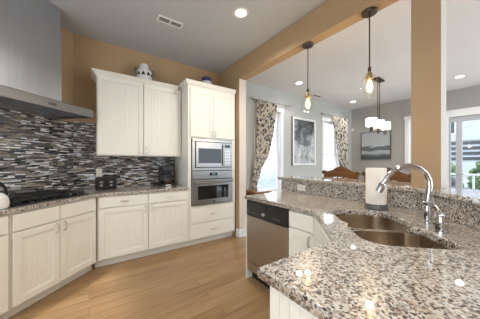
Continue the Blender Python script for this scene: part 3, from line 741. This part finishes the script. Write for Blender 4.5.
# chandelier of three white shades
o = thing('chandelier', 'three-shade white glass chandelier hanging in the dining area', 'chandelier', (4.965, 1.97, HC), 2.4)
b = MB(); b.box(-.16, .16, -.06, .06, -.03, 0); b.build('canopy', M['bronze'], o, bevel=.004)
for x in (-.045, .045): MB().lathe([(.008, -.92), (.008, -.03)], (x, 0), 10).build('rod', M['bronze'], o, smooth=True)
b = MB(); b.box(-.42, .42, -.012, .012, -1.08, -1.055); b.box(-.06, .06, -.012, .012, -1.07, -.90); b.build('crossbar', M['bronze'], o, bevel=.003)
for x in (-.365, 0, .365):
    MB().lathe([(.03, -1.14), (.034, -1.10), (.03, -1.04), (.012, -1.03)], (x, 0), 16).build('socket', M['bronze'], o, smooth=True)
    MB().lathe([(.02, -1.035), (.09, -1.03), (.102, -1.015), (.102, -.87), (.098, -.865), (.096, -1.01), (.02, -1.02)], (x, 0), 28, close=False).build('lamp_shade', M['shade_white'], o, smooth=True)
l = bpy.data.lights.new('chandelier_light', 'POINT'); l.energy = 8; l.color = (1, .88, .7); l.shadow_soft_size = .1
lo = bpy.data.objects.new('chandelier_light', l); COL.objects.link(lo); lo.location = (4.97, 1.98, HC - 1.25)

# recessed ceiling lights
def can(label, x, y, power, spot=150):
    o = thing('ceiling_light', label, 'recessed light', (x, y, HC), 0, 'round recessed ceiling lights')
    MB().lathe([(.062, -.003), (.085, -.006), (.092, 0), (.062, 0)], seg=32, close=False).build('trim_ring', M['white'], o, smooth=True)
    MB().lathe([(.0, -.0025), (.062, -.0025), (.062, -.0005), (0, -.0005)], seg=28, close=False).build('lens', M['lamp'], o)
    if power:
        l = bpy.data.lights.new('ceiling_light_beam', 'SPOT'); l.energy = power; l.spot_size = radians(spot); l.spot_blend = .6; l.color = (1, .935, .85); l.shadow_soft_size = .06
        lo = bpy.data.objects.new('ceiling_light_beam', l); COL.objects.link(lo); lo.location = (x, y, HC - .02)
    return o
can('round recessed light in the kitchen ceiling', 1.446, 2.022, 55)
can('added fill light in the kitchen ceiling, unseen behind the picture plane, by the rear wall', .2, -1.0, 75)  # unseen lamp added behind the camera to fill the kitchen
can('added fill light in the kitchen ceiling, unseen left of the picture, near the cooktop', -.9, .9, 60)  # second added lamp, out of frame, for more kitchen fill
can('recessed ceiling light between near window and beam', 3.77, 3.076, 20)
can('recessed ceiling light over the far dining corner', 6.22, 3.129, 20)
can('recessed ceiling light seen right of the column', 6.15, .955, 20)

def vent(label, x, y, w, d):
    o = thing('ceiling_vent', label, 'vent', (x, y, HC), 0)
    b = MB(); b.box(-w / 2, w / 2, -d / 2, -d / 2 + .018, -.01, 0); b.box(-w / 2, w / 2, d / 2 - .018, d / 2, -.01, 0); b.box(-w / 2, -w / 2 + .018, -d / 2 + .018, d / 2 - .018, -.01, 0); b.box(w / 2 - .018, w / 2, -d / 2 + .018, d / 2 - .018, -.01, 0); b.box(-.008, .008, -d / 2 + .018, d / 2 - .018, -.01, 0)
    b.build('frame', M['white'], o)
    b = MB(); b.box(-w / 2 + .018, w / 2 - .018, -d / 2 + .018, d / 2 - .018, -.002, 0); b.build('opening', M['black'], o)
    b = MB(); n = 6
    for i in range(n):
        y0 = -d / 2 + .022 + i * (d - .044) / n
        mt = Matrix.Translation((0, y0 + .006, -.006)) @ Matrix.Rotation(radians(-50), 4, 'X')
        b.box(-w / 2 + .02, -.01, -.0022, .0022, -.0008, .0008, mt); b.box(.01, w / 2 - .02, -.0022, .0022, -.0008, .0008, mt)
    b.build('louvre', M['vent_grey'], o)
vent('rectangular louvred vent in the kitchen ceiling', .82, 2.655, .30, .115)
vent('small louvred vent in living room ceiling between pendants', 4.88, 3.40, .32, .16)

# ------------------------------------------------------------------ living room
def rod(label, x0, x1, z):
    o = thing('curtain_rod', label, 'curtain rod', ((x0 + x1) / 2, YW - .09, z))
    L = (x1 - x0) / 2
    MB().tube([(-L, 0, 0), (L, 0, 0)], .012, 12).build('rod', M['curtain_rod'], o, smooth=True)
    for s in (-1, 1):
        MB().lathe([(.012, -.03), (.024, -.018), (.028, 0), (.022, .02), (.008, .032)], seg=14, mat=Matrix.Translation((s * (L + .02), 0, 0)) @ Matrix.Rotation(pi / 2, 4, 'Y')).build('finial', M['curtain_rod'], o, smooth=True)
        b = MB(); b.box(s * (L - .06) - .01, s * (L - .06) + .01, 0, .088, -.012, .012); b.build('bracket', M['curtain_rod'], o)
rod('curtain rod above the window nearest the kitchen', 2.88, 4.02, 2.66); rod('curtain rod above the window by the far corner', 5.40, 6.74, 2.66)
def curtain(name, label, outline, folds, loc):
    """outline rows: (z, x_left, x_right)"""
    b = MB(); nu, nv = 60, 40; grid = []
    z0, z1 = outline[0][0], outline[-1][0]
    def at(z):
        for (za, la, ra), (zb, lb, rb) in zip(outline, outline[1:]):
            if zb <= z <= za:
                t = (za - z) / (za - zb); t = t * t * (3 - 2 * t) * .4 + t * .6; return la + (lb - la) * t, ra + (rb - ra) * t
        return outline[-1][1:]
    for j in range(nv + 1):
        z = z0 + (z1 - z0) * j / nv; l, r = at(z); row = []
        amp = min(.035, .5 * (r - l) / folds)
        for i in range(nu + 1):
            u = i / nu; row.append(b.bm.verts.new((l + (r - l) * u - loc[0], amp * sin(2 * pi * folds * u + .6 * sin(3 * z)), z - loc[2])))
        grid.append(row)
    for j in range(nv):
        for i in range(nu): b.bm.faces.new([grid[j][i], grid[j][i + 1], grid[j + 1][i + 1], grid[j + 1][i]])
    root = thing(name, label, 'curtain', loc)
    o = b.build('fabric', M['curtain'], root, smooth=True)
    m = o.modifiers.new('cloth', 'SOLIDIFY'); m.thickness = .003
    return root
c1 = curtain('curtain', 'leaf-print curtain tied to the left of near window', [(2.645, 2.97, 3.60), (2.1, 2.97, 3.50), (1.5, 2.95, 3.34), (1.05, 2.88, 3.08), (.80, 2.86, 2.98), (.30, 2.84, 3.02)], 7, (3.2, YW - .09, 2.66))
MB().tube([(2.87 - 3.2 + .16 * (i / 10), -.05 * sin(pi * i / 10) - .005, 1.0 - 2.66 - .05 * sin(pi * i / 10)) for i in range(11)], .018, 8).build('tieback', M['curtain'], c1, smooth=True)
c2 = curtain('curtain', 'leaf-print curtain tied to the right of far window', [(2.645, 5.93, 6.72), (2.1, 6.03, 6.72), (1.5, 6.24, 6.73), (1.05, 6.50, 6.76), (.80, 6.60, 6.78), (.30, 6.56, 6.80)], 7, (6.3, YW - .09, 2.66))

o = thing('framed_picture', 'large white-framed monochrome print between the two windows', 'picture', (4.665, YW - .002, 1.82))
b = MB(); w, h, f = .94, 1.24, .05
b.box(-w / 2, w / 2, -.06, 0, -h / 2, -h / 2 + f); b.box(-w / 2, w / 2, -.05, 0, h / 2 - f, h / 2); b.box(-w / 2, -w / 2 + f, -.05, 0, -h / 2 + f, h / 2 - f); b.box(w / 2 - f, w / 2, -.05, 0, -h / 2 + f, h / 2 - f); b.build('frame', M['white'], o, bevel=.004)
b = MB(); b.box(-w / 2 - .006, -w / 2, -.045, 0, -h / 2, h / 2); b.box(w / 2, w / 2 + .006, -.045, 0, -h / 2, h / 2); b.build('frame_side', M['bark'], o)
b = MB(); b.box(-w / 2 + f, w / 2 - f, -.02, -.004, -h / 2 + f, h / 2 - f); b.build('print', M['photo'], o)

o = thing('canvas_painting', 'grey seascape canvas on the far dining wall', 'painting', (XR - .002, 2.93, 1.79))
b = MB(); b.box(-.035, 0, -.395, .395, -.405, .405); b.build('canvas', M['sea'], o)
b = MB(); w, h = .40, .41
b.box(-.045, 0, -w - .012, -w, -h - .012, h + .012); b.box(-.045, 0, w, w + .012, -h - .012, h + .012); b.box(-.045, 0, -w, w, -h - .012, -h); b.box(-.045, 0, -w, w, h, h + .012); b.build('frame', M['grey_dark'], o)
o = MB().box(XR - .045, XR - .004, 3.60, 3.645, 2.31, 2.40).build('wall_sensor', M['plate'], bevel=.008); tag(o, 'small white sensor high in the far wall corner', 'sensor')

# side table below the near window
o = thing('side_table', 'honey wood table under the near window', 'table', (2.66, 3.16, 0), 0)
b = MB(); b.box(-.22, .20, -.18, .18, .718, .74); b.build('table_top', M['table_wood'], o, bevel=.006)
b = MB(); b.box(-.19, .17, -.15, .15, .65, .718); b.build('apron', M['table_wood'], o)
for x in (-.19, .14):
    for y in (-.15, .12): MB().box(x, x + .035, y, y + .035, 0, .65).build('leg', M['table_wood'], o)

# bar stools with carved crests
def stool():
    o = thing('bar_stool', 'wooden bar stool', 'bar stool', (0, 0, 0))
    b = MB(); b.box(-.20, .20, -.22, .22, .735, .775); b.build('seat', M['stool_wood'], o, bevel=.015, segs=3)
    for x, y in ((-.17, -.19), (-.17, .19), (.17, -.19), (.17, .19)):
        MB().tube([(x, y, 0), (x * .98, y * .98, .4), (x * .95, y * .95, .735)], [.017, .02, .024], 10).build('leg', M['stool_wood'], o, smooth=True)
    b = MB()
    for s in (-1, 1): b.tube([(-.17, s * .19, .3), (.17, s * .19, .3)], .012, 8); b.tube([(s * .17, -.19, .22), (s * .17, .19, .22)], .012, 8)
    b.build('stretcher', M['stool_wood'], o, smooth=True)
    for s in (-1, 1): MB().tube([(.18, s * .21, .775), (.215, s * .225, 1.0), (.235, s * .235, 1.10)], .018, 10).build('back_post', M['stool_wood'], o, smooth=True)
    # crest rail: arched, with rolled ends; outline in y,z given depth in x
    ys = [-.25 + .50 * i / 24 for i in range(25)]
    def top(y):
        a = abs(y) / .25; return 1.150 + .072 * (0.5 + .5 * cos(pi * min(1, a * 1.15))) - (.025 * max(0, a - .85) / .15)
    b = MB(); fr = []; bk = []
    for y in ys:
        bow = .03 * (1 - (y / .25) ** 2)
        zt, zb = top(y), 1.065 + .012 * cos(pi * y / .25)
        fr.append((b.bm.verts.new((.205 + bow, y, zb)), b.bm.verts.new((.215 + bow, y, zt)))); bk.append((b.bm.verts.new((.24 + bow, y, zb)), b.bm.verts.new((.25 + bow, y, zt))))
    for i in range(24):
        b.bm.faces.new([fr[i][0], fr[i + 1][0], fr[i + 1][1], fr[i][1]]); b.bm.faces.new([bk[i][0], bk[i][1], bk[i + 1][1], bk[i + 1][0]])
        b.bm.faces.new([fr[i][1], fr[i + 1][1], bk[i + 1][1], bk[i][1]]); b.bm.faces.new([fr[i][0], bk[i][0], bk[i + 1][0], fr[i + 1][0]])
    for i in (0, 24): b.bm.faces.new([fr[i][0], fr[i][1], bk[i][1], bk[i][0]])
    c = b.build('crest_rail', M['stool_wood'], o, bevel=.006)
    for s in (-1, 1): MB().tube([(.20, s * .245, 1.135), (.25, s * .245, 1.135)], .028, 14).build('scroll', M['stool_wood'], c, smooth=True)
    b = MB()
    for y in (-.12, -.04, .04, .12): b.tube([(.185, y, .775), (.235, y, 1.08)], .010, 8)
    b.build('spindle', M['stool_wood'], o, smooth=True)
    return o
st = stool(); st.location = (2.66, 1.635, 0); st['label'] = 'carved wooden bar stool left of the paper towel roll'; st['group'] = 'carved bar stools'
s2 = copy_tree(st); s2.location = (2.66, 1.06, 0); s2['label'] = 'carved wooden bar stool seen through the faucet arch'

# ------------------------------------------------------------------ outside
b = MB(); b.prism([(-6, 3.9), (7.6, 3.9), (7.6, -8), (40, -8), (40, 30), (-6, 30)], -.5, -.3); o = b.build('ground', M['lawn']); struct(o)
b = MB(); b.box(7.6, 9.9, -4, 3.2, -.16, -.05); struct(b.build('deck_floor', M['deck']))
o = thing('deck_railing', 'white baluster railing at the deck edge outside patio door', 'railing', (9.7, 0, -.05))
b = MB(); b.box(-.05, .05, -4, 3.1, .92, .97); b.build('top_rail', M['white'], o); b = MB(); b.box(-.03, .03, -4, 3.1, .10, .15); b.build('bottom_rail', M['white'], o)
for i in range(40): MB().box(-.02, .02, -3.9 + i * .175, -3.85 + i * .175, .15, .92).build('baluster', M['white'], o)
o = thing('grill', 'dark grey covered grill on the deck beyond narrow door pane', 'grill', (8.9, 1.62, -.05))
MB().lathe([(.14, .62), (.19, .70), (.20, .78), (.16, .87), (.05, .92), (0, .925)], seg=20).build('bowl', M['grey_dark'], o, smooth=True)
for k in range(3): MB().tube([(.13 * cos(2.1 * k), .13 * sin(2.1 * k), .64), (.22 * cos(2.1 * k), .22 * sin(2.1 * k), 0)], .014, 8).build('leg', M['grey_dark'], o)

o = thing('neighbour_building', 'white neighbouring building with dark horizontal bands', 'building', (20, 6, -.3))
b = MB(); b.box(0, 8, -18, 3.6, 0, 8.5); b.build('wall', M['siding'], o)
for i in range(4):
    b = MB(); b.box(-.06, .0, -17.5, 3.3, 1.72 + i * .34, 1.72 + i * .34 + .19); b.build('dark_band', M['win_dark'], o)
for i in range(9):
    m = MB(); y = 2.4 - i * 2.3; m.box(-.05, 0, y - .55, y + .55, 3.4, 5.2); w_ = m.build('window', M['white'], o)
    m = MB(); m.box(-.06, -.05, y - .47, y - .04, 3.5, 5.1); m.box(-.06, -.05, y + .04, y + .47, 3.5, 5.1); m.build('pane', M['win_dark'], w_)
def shrub(label, x, y, r, h, mat, seed):
    rnd = random.Random(seed); b = MB()
    for k in range(26):
        c = Vector((rnd.gauss(0, r * .45), rnd.gauss(0, r * .45), h * (.15 + .8 * rnd.random()))); rr = r * (.22 + .25 * rnd.random())
        res = bmesh.ops.create_icosphere(b.bm, subdivisions=2, radius=rr, matrix=Matrix.Translation(c))
        for v in res['verts']: v.co += Vector((rnd.gauss(0, 1), rnd.gauss(0, 1), rnd.gauss(0, 1))) * rr * .13
    o = thing('shrub', label, 'shrub', (x, y, -.3), 0, 'shrubs beyond the deck')
    b.build('foliage', mat, o); MB().tube([(0, 0, 0), (0, 0, h * .6)], .05, 8).build('stem', M['bark'], o); return o
shrub('leafy green shrub beyond the railing, seen through narrow door pane', 13.0, 2.7, .55, 1.7, M['leaf'], 1)
shrub('leafy green shrub beyond the railing, just right of the mullion', 14.4, 1.5, .55, 1.75, M['leaf'], 2)
shrub('leafy green shrub beyond the railing at picture edge', 13.0, .75, .5, 1.7, M['leaf'], 3)
def tree(label, x, y, h, r, seed):
    rnd = random.Random(seed); o = thing('tree', label, 'tree', (x, y, -.3), 0, 'trees outside the back windows')
    MB().tube([(0, 0, 0), (.05, 0, h * .4), (0, .05, h * .75)], [.14, .10, .05], 8).build('trunk', M['bark'], o, smooth=True)
    b = MB()
    for k in range(40):
        a = rnd.random() * 2 * pi; q = r * sqrt(rnd.random()); z = h * (.3 + .7 * rnd.random())
        res = bmesh.ops.create_icosphere(b.bm, subdivisions=1, radius=r * (.14 + .16 * rnd.random()), matrix=Matrix.Translation((q * cos(a), q * sin(a), z)))
        for v in res['verts']: v.co += Vector((rnd.gauss(0, 1), rnd.gauss(0, 1), rnd.gauss(0, 1))) * .05
    b.build('crown', M['leaf_pale'], o); return o
tree('pale tree outside the window nearest the kitchen', 8.6, 14.5, 2.4, 1.6, 5)
tree('pale tree outside the window by the far corner', 14.5, 11.5, 2.6, 1.5, 6)
